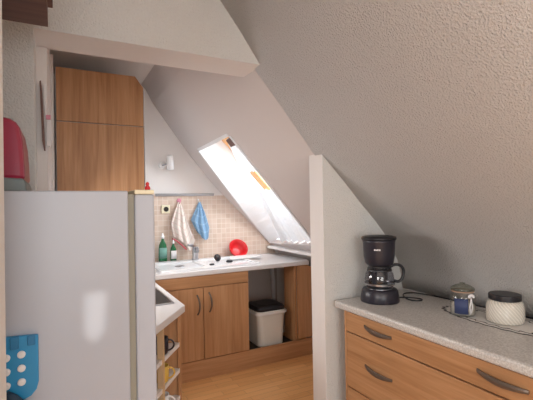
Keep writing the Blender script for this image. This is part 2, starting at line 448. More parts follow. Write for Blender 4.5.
# dividing wall: left pier, header and right pier
struct('wall_divider', box(-.60, -.085, YP, 2.165, 0, CE), M['wall'])
hp = [(-.085, 2.213), (.985, 2.213), (1.02, 2.215), (.896, 2.388), (.79, 2.53), (.74, CE), (-.085, CE)]
ho = struct('wall_header', prism(hp, 'Y', YP, 2.185), [M['wall'], M['smooth']])
for p in ho.data.polygons:
    if p.normal.z < -.9: p.material_index = 1
rp_ = [(1.397, 0), (2.36, 0), (2.36, .83), (2.06, 1.135), (1.80, 1.36), (1.58, 1.58), (1.397, 1.765)]
po = struct('wall_pier', prism(rp_, 'Y', YP, 2.09), [M['wall'], M['smooth']], bevel=.004)
for p in po.data.polygons:
    if p.normal.x < -.9: p.material_index = 1
# near room
struct('wall_niche', box(-.56, -.46, 1.0, YP, 0, CE), M['wall'])
struct('wall_near_pier', box(-2.0, -.1005, .88, 1.0, 0, CE), plaster('bright_white_paint', (.86, .87, .86), 80, .5, .004))
struct('wall_near_left', box(-2.0, -1.9, -2.3, .88, 0, CE), M['wall'])
# rear gable wall; narrow slit added to throw a sun patch on the fridge
def patch(px, pz, y0=1.25, y1=-2.25):
    t = (y1 - y0) / SUN.y
    return px + SUN.x * t, pz + SUN.z * t
sl = [patch(.060, 1.19), patch(.117, 1.195), patch(.115, 1.085), (patch(.085, 1.045)), patch(.056, 1.075)]
zs = [p[1] for p in sl]; xsl = [p[0] for p in sl]
bm = bmesh.new()
ring_in = [(x, z) for x, z in sl]
gab = [(-2.0, 0), (2.12, 0), (2.12, 1.12), (1.566, 1.60), (1.181, 2.03), (.72, CE), (-2.0, CE)]
vi = [bm.verts.new((x, -2.2, z)) for x, z in ring_in]; vo_ = [bm.verts.new((x, -2.2, z)) for x, z in gab]
es = [bm.edges.new((vi[i], vi[(i + 1) % len(vi)])) for i in range(len(vi))] + [bm.edges.new((vo_[i], vo_[(i + 1) % len(vo_)])) for i in range(len(vo_))]
bmesh.ops.triangle_fill(bm, use_beauty=True, use_dissolve=False, edges=es)
for f in list(bm.faces):
    c_ = f.calc_center_median()
    if min(xsl) < c_.x < max(xsl) and min(zs) < c_.z < max(zs) and all(v in vi for v in f.verts): bm.faces.remove(f)
struct('wall_rear', bm, M['wall'], solid=.02)

# backsplash tiles + floor-level plinth trim
struct('wall_backsplash', prism([(.615, .90), (2.14, .90), (2.10, .972), (1.76, 1.312), (1.53, 1.54), (.615, 1.54)], 'Y', YS - .008, YS + .01), M['tile'])
struct('trim_3', box(.83, 1.42, YS - .022, YS - .004, 1.535, 1.562), M['rail'], bevel=.002)

# ------------------------------------------------------------ tall cupboard
r_ = root('tall_cupboard', (.30, 3.5, 0), 'tall beech-effect kitchen cupboard with two stacked doors and one cut-off top corner', 'cupboard')
cp = [(-.008, .10), (.606, .10), (.606, 2.36), (.545, 2.457), (-.008, 2.457)]
obj('carcass', prism(cp, 'Y', 3.222, 3.80), M['smooth'], r_)
obj('door', prism([(-.004, 2.052), (.596, 2.075), (.596, 2.37), (.541, 2.452), (-.004, 2.452)][0:0] or [(-.004, 2.068), (.600, 2.068), (.600, 2.37), (.541, 2.452), (-.004, 2.452)], 'Y', 3.20, 3.22), M['wood_z'], r_, bevel=.002)
obj('door', box(-.004, .600, 3.20, 3.22, .12, 2.062), M['wood_z'], r_, bevel=.002)
obj('side_panel', box(.6065, .614, 3.20, 3.80, 0.0, 2.352), M['white'], r_)
obj('plinth', box(-.008, .606, 3.25, 3.27, 0, .10), M['wood_x'], r_)

# ------------------------------------------------------------ side worktop with hob and corner shelf
struct_top = obj('side_worktop', prism([(-.035, 1.825), (.375, 1.825), (.611, 2.157), (.611, 3.195), (-.035, 3.195)], 'Z', .862, .90), M['topk'], origin=(.3, 2.6, .86), bevel=.004)
tag(struct_top, 'white worktop with an angled end behind the fridge, carrying the hob', 'worktop')
r_ = root('hob', (.3, 2.5, .90), 'black glass hob set in the white worktop behind the fridge', 'hob')
obj('glass_plate', box(.03, .56, 2.225, 2.80, .9005, .906), M['hob'], r_, bevel=.002)
fr = bmesh.new()
for a in ((.025, .567, 2.218, 2.226), (.025, .567, 2.799, 2.807), (.025, .033, 2.226, 2.799), (.559, .567, 2.226, 2.799)): box(*a, .9005, .908, fr)
obj('steel_rim', fr, M['steel'], r_)
r_ = root('base_cabinet', (.3, 2.8, 0), 'beech-effect base cabinet under the hob worktop', 'cabinet')
obj('body', box(-.035, .565, 2.20, 3.19, .10, .860), M['wood_z'], r_)
obj('plinth', box(-.035, .53, 2.22, 3.19, 0, .0995), M['wood_x'], r_)
obj('door', box(.567, .585, 2.205, 2.69, .11, .855), M['wood_z'], r_, bevel=.002)
obj('door', box(.567, .585, 2.695, 3.185, .11, .855), M['wood_z'], r_, bevel=.002)

r_ = root('corner_shelf', (.3, 2.0, 0), 'open corner shelf unit with slanted white-edged shelves at the end of the hob worktop', 'shelf')
A_ = Vector((.585, 2.155)); B_ = Vector((.357, 1.830))
obj('back_panel', box(-.035, .585, 2.172, 2.188, 0, .858), M['wood_z'], r_)
obj('side_panel', box(-.035, .345, 1.83, 1.846, 0, .858), M['wood_z'], r_)
obj('post', prism([(.585, 2.1705), (.569, 2.1705), (.566, 2.152), (.585, 2.152)], 'Z', 0, .858), M['wood_z'], r_)
dv = (A_ - B_).normalized(); nv = Vector((dv.y, -dv.x))
def on(t, k=0.0):
    p = B_ + (A_ - B_) * t - nv * k; return (p.x, p.y)
for sz in (.685, .545, .40, .24, .09):
    p0, p1 = on(.02, .006), on(.985, .006)
    obj('shelf_board', prism([p0, p1, (.55, 2.170), (-.03, 2.170), (-.03, 1.848), (.33, 1.848)], 'Z', sz - .004, sz + .018), M['white'], r_)
q0 = on(.37, 0); q1 = on(.415, 0); q2 = on(.415, .03); q3 = on(.37, .03)
obj('divider', prism([q0, q1, q2, q3], 'Z', 0, .858), new_mat('pale_beech_edge', (.62, .44, .26), .45), r_, label='pale edged upright divider')
def mug(x, y, z, mat, label, hd):
    r0 = root('mug', (x, y, z), label, 'mug')
    obj('cup', lathe([(.026, 0), (.031, .006), (.034, .03), (.034, .082), (.031, .082), (.030, .01), (.001, .008)], (x, y, z), 28), mat, r0, smooth=True)
    h = Vector(hd).normalized(); pts = []
    for k in range(9):
        a = -math.pi / 2 + math.pi * k / 8 * 1.0
        pts.append((x + h[0] * (.031 + .03 * math.cos(a)), y + h[1] * (.031 + .03 * math.cos(a)), z + .042 + .027 * math.sin(a)))
    obj('handle', tube(pts, .0045, 8), mat, r0, smooth=True)
mug(.452, 2.03, 0.7045, M['blacksat'], 'black mug on the upper white shelf of the corner unit', (.97, -.22))
mug(.452, 2.03, 0.5645, M['yellow'], 'yellow mug on the shelf below the black mug', (.97, -.22))
mug(.452, 2.03, 0.4195, M['ceramic'], 'white mug on the low shelf below the yellow mug', (.97, -.22))

# ------------------------------------------------------------ sink run
Z0 = .165
r_ = root('sink_cabinet', (1.05, 3.5, 0), 'beech-effect double-door cabinet below the white sink', 'cabinet')
obj('body', box(.616, 1.478, 3.222, 3.885, .10, .858), M['wood_z'], r_)
obj('door', box(.622, 1.062, 3.20, 3.22, Z0, .758), M['wood_z'], r_, bevel=.002)
d1 = r_.children[-1]
d2 = obj('door', box(1.067, 1.478, 3.20, 3.22, Z0, .758), M['wood_z'], r_, bevel=.002)
obj('top_panel', box(.622, 1.478, 3.20, 3.22, .764, .858), M['wood_x'], r_, bevel=.002)
def bow_handle(p0, p1, out, mat, parent, r=.006, name='handle'):
    p0, p1, out = Vector(p0), Vector(p1), Vector(out)
    pts = []
    for k in range(13):
        t = k / 12; pts.append(p0.lerp(p1, t) + out * (math.sin(math.pi * t) ** .7))
    rs = [r * (1.25 if k in (0, 12) else .85 + .35 * math.sin(math.pi * k / 12)) for k in range(13)]
    return obj(name, tube(pts, rs, 10), mat, parent, smooth=True)
d_o = [c for c in r_.children if c.name.startswith('door')]
bow_handle((1.008, 3.2, .70), (1.014, 3.2, .54), (.012, -.03, 0), M['bronze'], d_o[0])
bow_handle((1.112, 3.2, .71), (1.118, 3.2, .55), (.012, -.03, 0), M['bronze'], d_o[1])

r_ = root('plinth_panel', (1.4, 3.2, 0), 'long beech-effect plinth board along the floor under the sink cabinets', 'plinth')
obj('board', box(.616, 2.33, 3.203, 3.22, 0, .158), M['wood_x'], r_, bevel=.001)
r_ = root('niche_cabinet', (1.8, 3.4, 0), 'open cabinet niche with a narrow panel beside the rubbish bin', 'cabinet')
obj('side_panel', box(1.968, 1.985, 3.223, 3.42, .08, .858), M['wood_z'], r_)
obj('bottom_board', box(1.480, 1.966, 3.223, 3.70, .120, .136), M['dark'], r_)  # board coloured near black to stand in for shadow under the bin
ep = [(1.988, .17), (2.30, .17), (2.30, .70), (2.15, .83), (2.10, .857), (1.988, .857)]
obj('end_panel', prism(ep, 'Y', 3.203, 3.22), M['wood_z'], r_, bevel=.002)
obj('back_lining', box(1.482, 2.13, 3.862, 3.88, .02, .85), new_mat('grey_back_wall', (.50, .44, .41), .8), r_)  # one even grey-brown tone
obj('waste_pipe', tube([(2.05, 3.80, .02), (2.05, 3.80, .60), (2.03, 3.80, .78), (1.95, 3.80, .84)], .022, 12), M['paper'], r_, smooth=True, label='pale waste pipe')

wt = obj('sink_worktop', prism([(.617, 3.188), (2.11, 3.188), (2.15, 3.30), (2.12, 3.888), (.617, 3.888)], 'Z', .860, .900), M['topk'], origin=(1.3, 3.5, .86), bevel=.006)
tag(wt, 'white worktop below the tiled wall that holds the sink', 'worktop')

# sink: white ceramic with bowl and ribbed drainer
r_ = root('sink', (1.1, 3.5, .90), 'white ceramic inset sink with a bowl and ribbed drainer', 'sink')
bm = bmesh.new()
X0s, X1s, Y0s, Y1s = .73, 1.62, 3.245, 3.80
zt = .918
cells = [(X0s, X1s, Y0s, Y0s + .05), (X0s, X1s, Y1s - .09, Y1s), (X0s, X0s + .05, Y0s + .05, Y1s - .09), (1.13, 1.17, Y0s + .05, Y1s - .09), (X1s - .04, X1s, Y0s + .05, Y1s - .09)]
for c_ in cells: box(*c_, .9005, zt, bm)
box(1.17, X1s - .04, Y0s + .05, Y1s - .09, .9005, .908, bm)
box(X0s + .05, 1.13, Y0s + .05, Y1s - .09, .9005, .904, bm)
obj('rim', bm, M['ceramic'], r_, bevel=.004)
bm = bmesh.new()
for k in range(9): box(1.20 + k * .04, 1.215 + k * .04, Y0s + .07, Y1s - .11, .908, .912, bm)
obj('drainer_ribs', bm, M['ceramic'], r_, bevel=.002)
obj('drain_plug', lathe([(.001, 0), (.04, 0), (.04, .004), (.001, .005)], (.95, 3.5, .9045), 24), M['steel'], r_, smooth=True)
# tap
r_ = root('kitchen_tap', (1.17, 3.745, .918), 'chrome mixer tap with raised lever at the back of the sink', 'tap')
obj('base', lathe([(.034, 0), (.034, .01), (.028, .02), (.028, .10), (.024, .115), (.001, .12)], (1.17, 3.745, .9185), 24), M['steel'], r_, smooth=True)
obj('spout', tube([(1.17, 3.745, .97), (1.165, 3.70, 1.03), (1.15, 3.62, 1.045), (1.135, 3.56, 1.02)], .015, 12, smooth_iter=2), M['steel'], r_, smooth=True)
obj('lever', tube([(1.17, 3.745, 1.035), (1.13, 3.70, 1.06), (1.07, 3.64, 1.075)], [.017, .014, .010], 10), M['steel'], r_, smooth=True)

# things on the sink
def bottle(x, y, z, s, label, cap):
    r0 = root('dish_soap_bottle', (x, y, z), label, 'bottle', 'green bottles beside the sink')
    pr = [(.028, 0), (.034, .006), (.036, .05), (.035, .12), (.030, .155), (.016, .185), (.011, .195), (.011, .205)]
    bm = lathe([(a * s, h * s) for a, h in pr], (x, y, z), 28)
    for v in bm.verts: v.co.y = y + (v.co.y - y) * .7
    obj('body', bm, M['greenglass'], r0, smooth=True)
    obj('cap', lathe([(.013 * s, .205 * s), (.014 * s, .225 * s), (.008 * s, .232 * s), (.007 * s, .25 * s), (.001, .252 * s)], (x, y, z), 20), cap, r0, smooth=True)
    bm = bmesh.new()
    n = 14; A = []
    for k in range(n + 1):
        a = -math.pi / 2 - 1.0 + 2.0 * k / n
        for zz in (.04, .13): A.append(bm.verts.new((x + .0372 * s * math.cos(a), y + .0372 * s * .7 * math.sin(a) - .0006, z + zz * s)))
    for k in range(n): bm.faces.new((A[2 * k], A[2 * k + 2], A[2 * k + 3], A[2 * k + 1]))
    obj('paper_label', bm, M['paper'] if s < 1 else new_mat('pale_green_label', (.16, .34, .28), .5), r0, smooth=True, solid=.0006)
bottle(.880, 3.835, .9005, 1.12, 'taller green bottle of washing-up liquid at the left of the sink', M['white'])
bottle(.978, 3.825, .9005, .86, 'shorter green bottle with a white paper label beside the taller one at the sink', M['white'])

r_ = root('red_bowl', (1.67, 3.84, .9), 'red plastic bowl propped upright against the tiles', 'bowl')
bm = lathe([(.030, .0), (.05, .003), (.078, .035), (.098, .085), (.102, .085), (.080, .030), (.052, -.004), (.001, -.004)], (0, 0, 0), 40)
bmesh.ops.rotate(bm, cent=(0, 0, 0), matrix=Matrix.Rotation(math.radians(55), 3, 'X'), verts=bm.verts)
zmin = min(v.co.z for v in bm.verts); ymax = max(v.co.y for v in bm.verts)
bmesh.ops.translate(bm, verts=bm.verts, vec=(1.645, YS - .012 - ymax, .901 - zmin))
obj('bowl', bm, M['red'], r_, smooth=True)

cb_ = obj('chopping_board', prism([(1.43, 3.50), (1.78, 3.52), (1.80, 3.68), (1.50, 3.68)], 'Z', .919, .934), M['white'], origin=(1.6, 3.65, .919), bevel=.006)
tag(cb_, 'white plastic board lying on the sink drainer in front of the red bowl', 'board')
bm = lathe([(.001, -.012), (.034, -.012), (.036, 0), (.030, .012), (.001, .014)], (0, 0, 0), 24)
bmesh.ops.rotate(bm, cent=(0, 0, 0), matrix=Matrix.Rotation(math.radians(58), 3, 'X') @ Matrix.Rotation(.4, 3, 'Y'), verts=bm.verts)
zmin = min(v.co.z for v in bm.verts)
bmesh.ops.translate(bm, verts=bm.verts, vec=(1.325, 3.55, .9125 - zmin))
o = obj('plug_strainer', bm, M['black'], origin=(1.325, 3.55, .9125), smooth=True); tag(o, 'round black sink strainer standing tilted on the drainer', 'strainer')
bm = lathe([(.001, 0), (.03, 0), (.033, .008), (.026, .02), (.001, .022)], (1.40, 3.44, .9125), 20)
for v in bm.verts: v.co.y = 3.44 + (v.co.y - 3.44) * .7
o = obj('scouring_pad', bm, M['black'], origin=(1.40, 3.44, .9125), smooth=True); tag(o, 'flat black pad lying on the drainer right of the strainer', 'scourer')
bm = lathe([(.001, 0), (.022, 0), (.024, .008), (.018, .014), (.001, .016)], (1.20, 3.36, .9125), 20)
for v in bm.verts: v.co.y = 3.36 + (v.co.y - 3.36) * .6
o = obj('black_lid', bm, M['black'], origin=(1.20, 3.36, .9125), smooth=True); tag(o, 'small black lid lying near the front edge of the sink', 'lid')
# towels and hooks
def towel(name, cx, ztop, prof, yb, mat, label, ripple, hem=None, seed=0):
    """prof: list of (v, xleft, xright) relative, z from ztop down"""
    L = [(p[0], p[1]) for p in prof]; R = [(p[0], p[2]) for p in prof]; H = [(p[0], p[3]) for p in prof]
    def fn(u, v):
        xl, xr = interp(v, L), interp(v, R)
        x = xl + (xr - xl) * u
        zlow = interp(u, hem) if hem else interp(1, H)
        z = ztop - v * zlow
        am = ripple * min(1, v * 3)
        y = yb - .012 - am * (.5 + .5 * math.sin(u * 17 + seed + v * 2)) - .01 * math.sin(u * 6 + seed) * v - .03 * math.sin(math.pi * u) * min(1, v * 1.5)
        return (x, y, z)
    bm = sheet(fn, 36, 28)
    r0 = root(name, (cx, yb, ztop), label, 'towel', None)
    o = obj('cloth', bm, mat, r0, smooth=True, solid=.004)
    return r0
t = towel('kitchen_towel', 1.055, 1.478, [(0, 1.047, 1.066, 0), (.25, 1.005, 1.105, 0), (.6, .965, 1.14, 0), (1, .985, 1.20, 0)], YS - .014, M['towel_cream'],
          'cream checked kitchen towel with a red hem hanging left on the rail', .022, [(0, .34), (.2, .36), (.55, .42), (.75, .49), (.9, .46), (1, .38)], 1)
hb = tube([(.972, YS - .055, 1.125), (1.01, YS - .07, 1.105), (1.06, YS - .075, 1.06), (1.11, YS - .07, 1.01)], .006, 8)
obj('hem', hb, M['towel_hem'], t, smooth=True, label='red hem')
towel('kitchen_towel', 1.262, 1.478, [(0, 1.254, 1.272, 0), (.3, 1.21, 1.305, 0), (.6, 1.170, 1.335, 0), (.8, 1.20, 1.352, 0), (1, 1.235, 1.345, 0)], YS - .014, M['towel_blue'],
      'light blue kitchen towel hanging right on the rail', .02, [(0, .30), (.3, .35), (.6, .385), (.85, .38), (1, .33)], 3)
def hook(x, mat, label, z=1.50, r=.022):
    r0 = root('wall_hook', (x, YS - .01, z), label, 'hook')
    bm = lathe([(.001, 0), (r * .4, 0), (r * .4, -.004), (.001, -.006)], (x, YS - .012, z), 16, axis='Y')
    if r > .02:
        for k in range(6):
            a = k * math.pi / 3
            lathe([(.001, 0), (.0085, 0), (.0085, -.005), (.001, -.006)], (x + .016 * math.cos(a), YS - .012, z + .016 * math.sin(a)), 12, bm, axis='Y')
    obj('plate', bm, mat, r0, smooth=False)
    obj('hook', tube([(x, YS - .018, z - .005), (x, YS - .03, z - .022), (x, YS - .042, z - .03), (x, YS - .05, z - .016)], .004, 8, smooth_iter=1), mat, r0, smooth=True)
hook(1.058, M['pink'], 'pink flower-shaped hook holding the cream towel', 1.492, .024)
hook(1.255, M['white'], 'small white hook holding the blue towel', 1.50, .018)

# socket
r_ = root('wall_socket', (.925, YS - .01, 1.41), 'cream wall socket on the beige tiles', 'socket')
obj('plate', box(.885, .965, YS - .022, YS - .0085, 1.370, 1.450), M['cream'], r_, bevel=.004)
obj('cup', lathe([(.024, -.0005), (.024, -.003), (.001, -.0035)], (.928, YS - .022, 1.41), 24, axis='Y'), M['dark'], r_)
# spot lamp
r_ = root('spot_lamp', (.905, YS, 1.84), 'small white wall spotlight above the tiled wall', 'lamp')
obj('mount', lathe([(.034, 0), (.034, -.018), (.026, -.026), (.001, -.026)], (.897, YS, 1.835), 28, axis='Y'), M['white'], r_, smooth=False)
obj('arm', tube([(.897, YS - .02, 1.835), (.935, YS - .06, 1.845)], .008, 10), M['steel'], r_, smooth=True)
bm = lathe([(.001, .085), (.022, .083), (.030, .070), (.033, 0), (.034, -.055), (.031, -.055), (.028, -.04), (.001, -.03)], (0, 0, 0), 28)
bmesh.ops.rotate(bm, cent=(0, 0, 0), matrix=Matrix.Rotation(.25, 3, 'X') @ Matrix.Rotation(-.12, 3, 'Y'), verts=bm.verts)
bmesh.ops.translate(bm, verts=bm.verts, vec=(.958, YS - .085, 1.845))
obj('lamp_head', bm, M['white'], r_, smooth=True)

# rubbish bin
r_ = root('rubbish_bin', (1.72, 3.40, .1365), 'white plastic rubbish bin with a black lid in the niche right of the sink cabinet', 'bin')
def rrect(x0, x1, y0, y1, rad, z, n=5):
    out = []
    for cx_, cy_, a0 in ((x1 - rad, y1 - rad, 0), (x0 + rad, y1 - rad, 90), (x0 + rad, y0 + rad, 180), (x1 - rad, y0 + rad, 270)):
        for k in range(n + 1):
            a = math.radians(a0 + 90 * k / n); out.append((cx_ + rad * math.cos(a), cy_ + rad * math.sin(a), z))
    return out
def loft(rings, bm=None, caps=True):
    bm = bm or bmesh.new(); R_ = [[bm.verts.new(p) for p in r] for r in rings]
    for a, b in zip(R_, R_[1:]):
        for k in range(len(a)):
            j = (k + 1) % len(a); bm.faces.new((a[k], a[j], b[j], b[k]))
    if caps: bm.faces.new(R_[0][::-1]); bm.faces.new(R_[-1])
    return bm
def rr(g, z, top=False): return rrect(1.600 - g, 1.872 + g, 3.25 - g * .8, 3.53 + g, .05, z)
obj('body', loft([rr(-.012, .1365), rr(-.006, .145), rr(.0, .29), rr(.008, .425), rr(.018, .425), rr(.020, .455), rr(.014, .460)]), M['binwhite'], r_, smooth=False, bevel=.002)
obj('lid', loft([rr(.012, .4615), rr(.014, .480), rr(.000, .500), rr(-.05, .510)]), M['black'], r_, bevel=.002, label='black lid')
obj('rim', loft([rr(.026, .432), rr(.028, .450), rr(.024, .450), rr(.022, .432)], caps=False), M['white'], r_)

# lace curtains on the roof window
def curtain(x0, x1, ya, yb, dd, label, seed, flare=0, lean=0):
    def fn(u, v):
        x = x0 + (x1 - x0) * v
        a = ya; b = yb + flare * v
        y = a + (b - a) * u
        d = dd + .016 * math.sin(u * 34 + seed) + .010 * math.sin(u * 13 + seed * 2) + lean * v
        if v > .97: d += .004
        return P3(x, y, d)
    bm = sheet(fn, 80, 20)
    o = obj('lace_curtain', bm, M['lace'], origin=P3(x0, ya, dd), smooth=True)
    tag(o, label, 'curtain', 'lace curtains on the roof window')
curtain(1.215, 1.44, 2.90, 3.16, .10, 'short white lace curtain at the top of the roof window', 0, .18)
curtain(1.60, 2.055, 2.99, 3.34, .10, 'long white lace curtain on the lower half of the roof window above the sill', 2, .28, -.07)

# calendar on the left kitchen wall
r_ = root('wall_organiser', (-.05, 2.15, 1.9), 'dark-edged narrow hanging thing with crumpled white slips on the pier above the fridge', 'wall hanging')
obj('strap', prism([(-.0705, 2.04), (-.064, 2.045), (-.059, 1.98), (-.050, 1.75), (-.049, 1.715), (-.055, 1.715), (-.062, 1.76)], 'Y', 2.135, 2.150), M['dkwood'], r_, bevel=.001)
obj('paper_slips', prism([(-.057, 2.03), (-.044, 2.035), (-.041, 1.88), (-.026, 1.86), (-.022, 1.76), (-.030, 1.735), (-.044, 1.74), (-.046, 1.80), (-.043, 1.86), (-.052, 1.90)], 'Y', 2.150, 2.164), M['paper'], r_, bevel=.002)
obj('clip', box(-.046, -.026, 2.138, 2.149, 1.865, 1.885), M['pink'], r_, bevel=.002)

# ------------------------------------------------------------ fridge
FY0, FY1 = 1.25, 1.80
r_ = root('fridge', (-.08, 1.5, 0), 'tall greyish white fridge seen from its flat side in the left foreground', 'fridge')
obj('body', box(-.42, .186, FY0, FY1, .03, 1.495), M['enamel'], r_, bevel=.004)
obj('gasket', box(.1865, .2045, FY0 + .012, FY1 - .012, .10, 1.485), M['gasket'], r_, label='khaki rubber door seal')
obj('door', box(.205, .264, FY0 + .002, FY1, .06, 1.484), M['enamel'], r_, bevel=.006)
obj('door_cap', box(.205, .264, FY0 + .001, FY1, 1.4845, 1.498), M['cream'], r_, bevel=.003, label='yellowed cream strip on top of the door')
obj('foot', box(-.40, .15, FY0 + .03, FY1 - .03, 0, .0295), M['black'], r_)

r_ = root('bread_bin', (-.2, 1.45, 1.4955), 'crimson rounded appliance with a grey base standing on the left of the fridge', 'appliance')
k_ = 1.45
pf = [(-.30, 1.545), (-.084, 1.530), (-.087, 1.60), (-.090, 1.645), (-.097, 1.685), (-.106, 1.700), (-.122, 1.710), (-.140, 1.714), (-.30, 1.716)]
obj('shell', prism(pf, 'Y', 1.36, 1.60), M['crimson'], r_, bevel=.012)
obj('base', prism([(-.30, 1.4955), (-.080, 1.4955), (-.081, 1.515), (-.088, 1.535), (-.30, 1.545)], 'Y', 1.355, 1.605), M['greypl'], r_, bevel=.006)
r_ = root('red_clip', (.251, 1.29, 1.4985), 'tiny red plastic knob standing on the fridge door top', 'ornament')
rx = .322
obj('body', lathe([(.007, 0), (.009, .003), (.008, .010), (.004, .014), (.006, .019), (.004, .024), (.001, .026)], (.251, 1.29, 1.4985), 16), M['red'], r_, smooth=True)

# blue holder stuck to the fridge side
r_ = root('blue_holder', (-.12, 1.245, 1.03), 'blue plastic holder with white round studs stuck on the fridge side', 'holder')
bp_ = [(-.21, 1.119), (-.051, 1.109), (-.051, .985), (-.056, .965), (-.068, .950), (-.085, .943), (-.21, .935)]
obj('panel', prism(bp_, 'Y', 1.236, 1.2485), M['blue'], r_, bevel=.003)
for a in ((-.115, -.095, 1.080, 1.113), (-.076, -.058, 1.085, 1.111)):
    obj('clip', box(a[0], a[1], 1.230, 1.2355, a[2], a[3]), new_mat('darker_blue_plastic', (.012, .17, .36), .4), r_, bevel=.002)
for cx_ in (-.090, -.124):
    for cz in (1.064, 1.028, .992):
        obj('stud', lathe([(.0095, 0), (.0095, -.004), (.006, -.006), (.001, -.006)], (cx_, 1.2355, cz - (.004 if cx_ < -.1 else 0)), 20, axis='Y'), M['white'], r_)
obj('hanging_tool', tube([(-.125, 1.222, .972), (-.108, 1.218, .958), (-.095, 1.216, .942), (-.080, 1.214, .925), (-.07, 1.214, .90)], [.010, .013, .014, .012, .010], 10), new_mat('dark_blue_rubber', (.02, .05, .09), .6), r_, smooth=True, label='dark rubber tool hanging from the holder')

# dark wall cabinet above the fridge
r_ = root('wall_cabinet', (-.2, 1.4, 2.08), 'dark red-brown wall cabinet hanging high above the fridge', 'cabinet')
obj('body', box(-.455, -.024, 1.10, 1.60, 2.087, 2.55), M['dkwood'], r_, bevel=.001)
obj('door', box(-.0235, -.008, 1.10, 1.50, 2.113, 2.56), M['dkwood'], r_, bevel=.001)

# ------------------------------------------------------------ dresser
DX = 1.455; DY0, DY1 = .62, 1.838
r_ = root('drawer_chest', (1.74, 1.23, 0), 'wide beech-effect chest of drawers under the sloping ceiling at the right', 'chest of drawers')
obj('body', box(DX + .018, 2.028, DY0, DY1, .08, .828), M['wood_y'], r_)
obj('side_panel', box(DX, DX + .017, DY1 - .012, DY1 + .002, .08, .828), M['wood_z'], r_)
obj('plinth', box(DX + .06, 2.028, DY0, DY1, 0, .0795), M['wood_y'], r_)
for (za, zb, hz) in ((.716, .824, .776), (.404, .708, .565), (.090, .396, .30)):
    d = obj('drawer', box(DX, DX + .0175, DY0 + .004, DY1 - .014, za, zb), M['wood_y'], r_, bevel=.002)
    for yc in (1.572, .920):
        p0 = Vector((DX, yc + .098, hz + .004)); p1 = Vector((DX, yc - .098, hz - .004)); pts = []; rs = []
        bm = bmesh.new(); prev = None; n = 14
        for k in range(n + 1):
            t = k / n; c_ = p0.lerp(p1, t); o_ = .019 * math.sin(math.pi * t) ** .8
            w_ = .007 + .006 * math.sin(math.pi * t) ** 1.0
            c_ = c_ + Vector((-o_ - .001, 0, -.005 * math.sin(math.pi * t)))
            ring = [bm.verts.new(c_ + Vector(q)) for q in ((-.004, 0, -w_), (-.006, 0, 0), (-.004, 0, w_), (.002, 0, w_), (.002, 0, -w_))]
            if prev:
                for i in range(5):
                    j = (i + 1) % 5; bm.faces.new((prev[i], prev[j], ring[j], ring[i]))
            else: bm.faces.new(ring)
            prev = ring
        bm.faces.new(prev[::-1])
        obj('handle', bm, M['bronze'], d, smooth=False, bevel=.001)
o = obj('chest_top', box(1.440, 2.031, .58, 1.915, .8285, .870), M['top'], origin=(1.74, 1.26, .83), bevel=.012)
tag(o, 'pale speckled worktop lying on the chest of drawers', 'worktop')

# coffee maker (spout column towards the wall corner)
ZC = .8705
cx_, cy_ = 1.657, 1.765
r_ = root('coffee_maker', (cx_, cy_, ZC), 'black filter coffee maker on the pale worktop beside the wall pier', 'coffee maker')
BD = Vector((.60, .80, 0)).normalized()     # towards the back of the machine
RT = Vector((BD.y, -BD.x, 0))
def K(f, s, z): return Vector((cx_, cy_, ZC + z)) + BD * f + RT * s
def oval(rf, rs, z, n=36, sh=0.0, pw=1.0):
    rf *= .955; rs *= .955
    out = []
    for i in range(n):
        a = 2 * math.pi * i / n; out.append(K(sh + rf * math.cos(a), rs * math.sin(a), z))
    return out
obj('base', loft([oval(.108, .113, 0), oval(.111, .116, .006), oval(.106, .112, .040), oval(.101, .107, .064), oval(.094, .099, .074)]), M['blacksat'], r_, smooth=True)
obj('warming_plate', loft([oval(.076, .076, .0745), oval(.076, .076, .0785)]), M['steel'], r_)
obj('column', loft([[K(.070, -.055, z), K(.096, -.045, z), K(.102, 0, z), K(.096, .045, z), K(.070, .055, z)] for z in (.05, .12, .225)]), M['blacksat'], r_)
obj('filter_basket', loft([oval(.066, .068, .208), oval(.074, .076, .214), oval(.082, .085, .224), oval(.089, .092, .262), oval(.092, .096, .345), oval(.096, .100, .358)]), M['blacksat'], r_, smooth=True)
obj('lid', loft([oval(.098, .104, .3585), oval(.099, .105, .366), oval(.096, .102, .374), oval(.072, .078, .380), oval(.03, .03, .382)]), M['black'], r_, smooth=True)
cf = loft([oval(.055, .055, .079), oval(.074, .076, .083), oval(.083, .086, .098), oval(.084, .087, .130), oval(.079, .082, .160), oval(.066, .068, .186), oval(.060, .062, .196)], caps=False)
cj = obj('carafe', cf, M['smoke'], r_, smooth=True, label='smoky glass jug')
obj('band', loft([oval(.067, .069, .190), oval(.071, .073, .183), oval(.072, .074, .178)], caps=False), M['black'], cj, solid=.001)
obj('band', loft([oval(.0845, .088, .098), oval(.0850, .0885, .108)], caps=False), M['steel'], cj, solid=.002, label='bright steel band')
obj('lid', loft([oval(.060, .062, .1965), oval(.060, .062, .205), oval(.03, .03, .2055)]), M['black'], cj)
CR = Vector((.886, -.463, 0))
def H_(s, z, f=0): return Vector((cx_, cy_, ZC + z)) + CR * s + Vector((-.46, -.88, 0)) * f
hp_ = [H_(.060, .196), H_(.092, .212), H_(.122, .206), H_(.140, .185), H_(.142, .155), H_(.130, .122), H_(.110, .108), H_(.085, .116)]
obj('handle', tube(hp_, .0085, 10, smooth_iter=2), M['black'], cj, smooth=True)
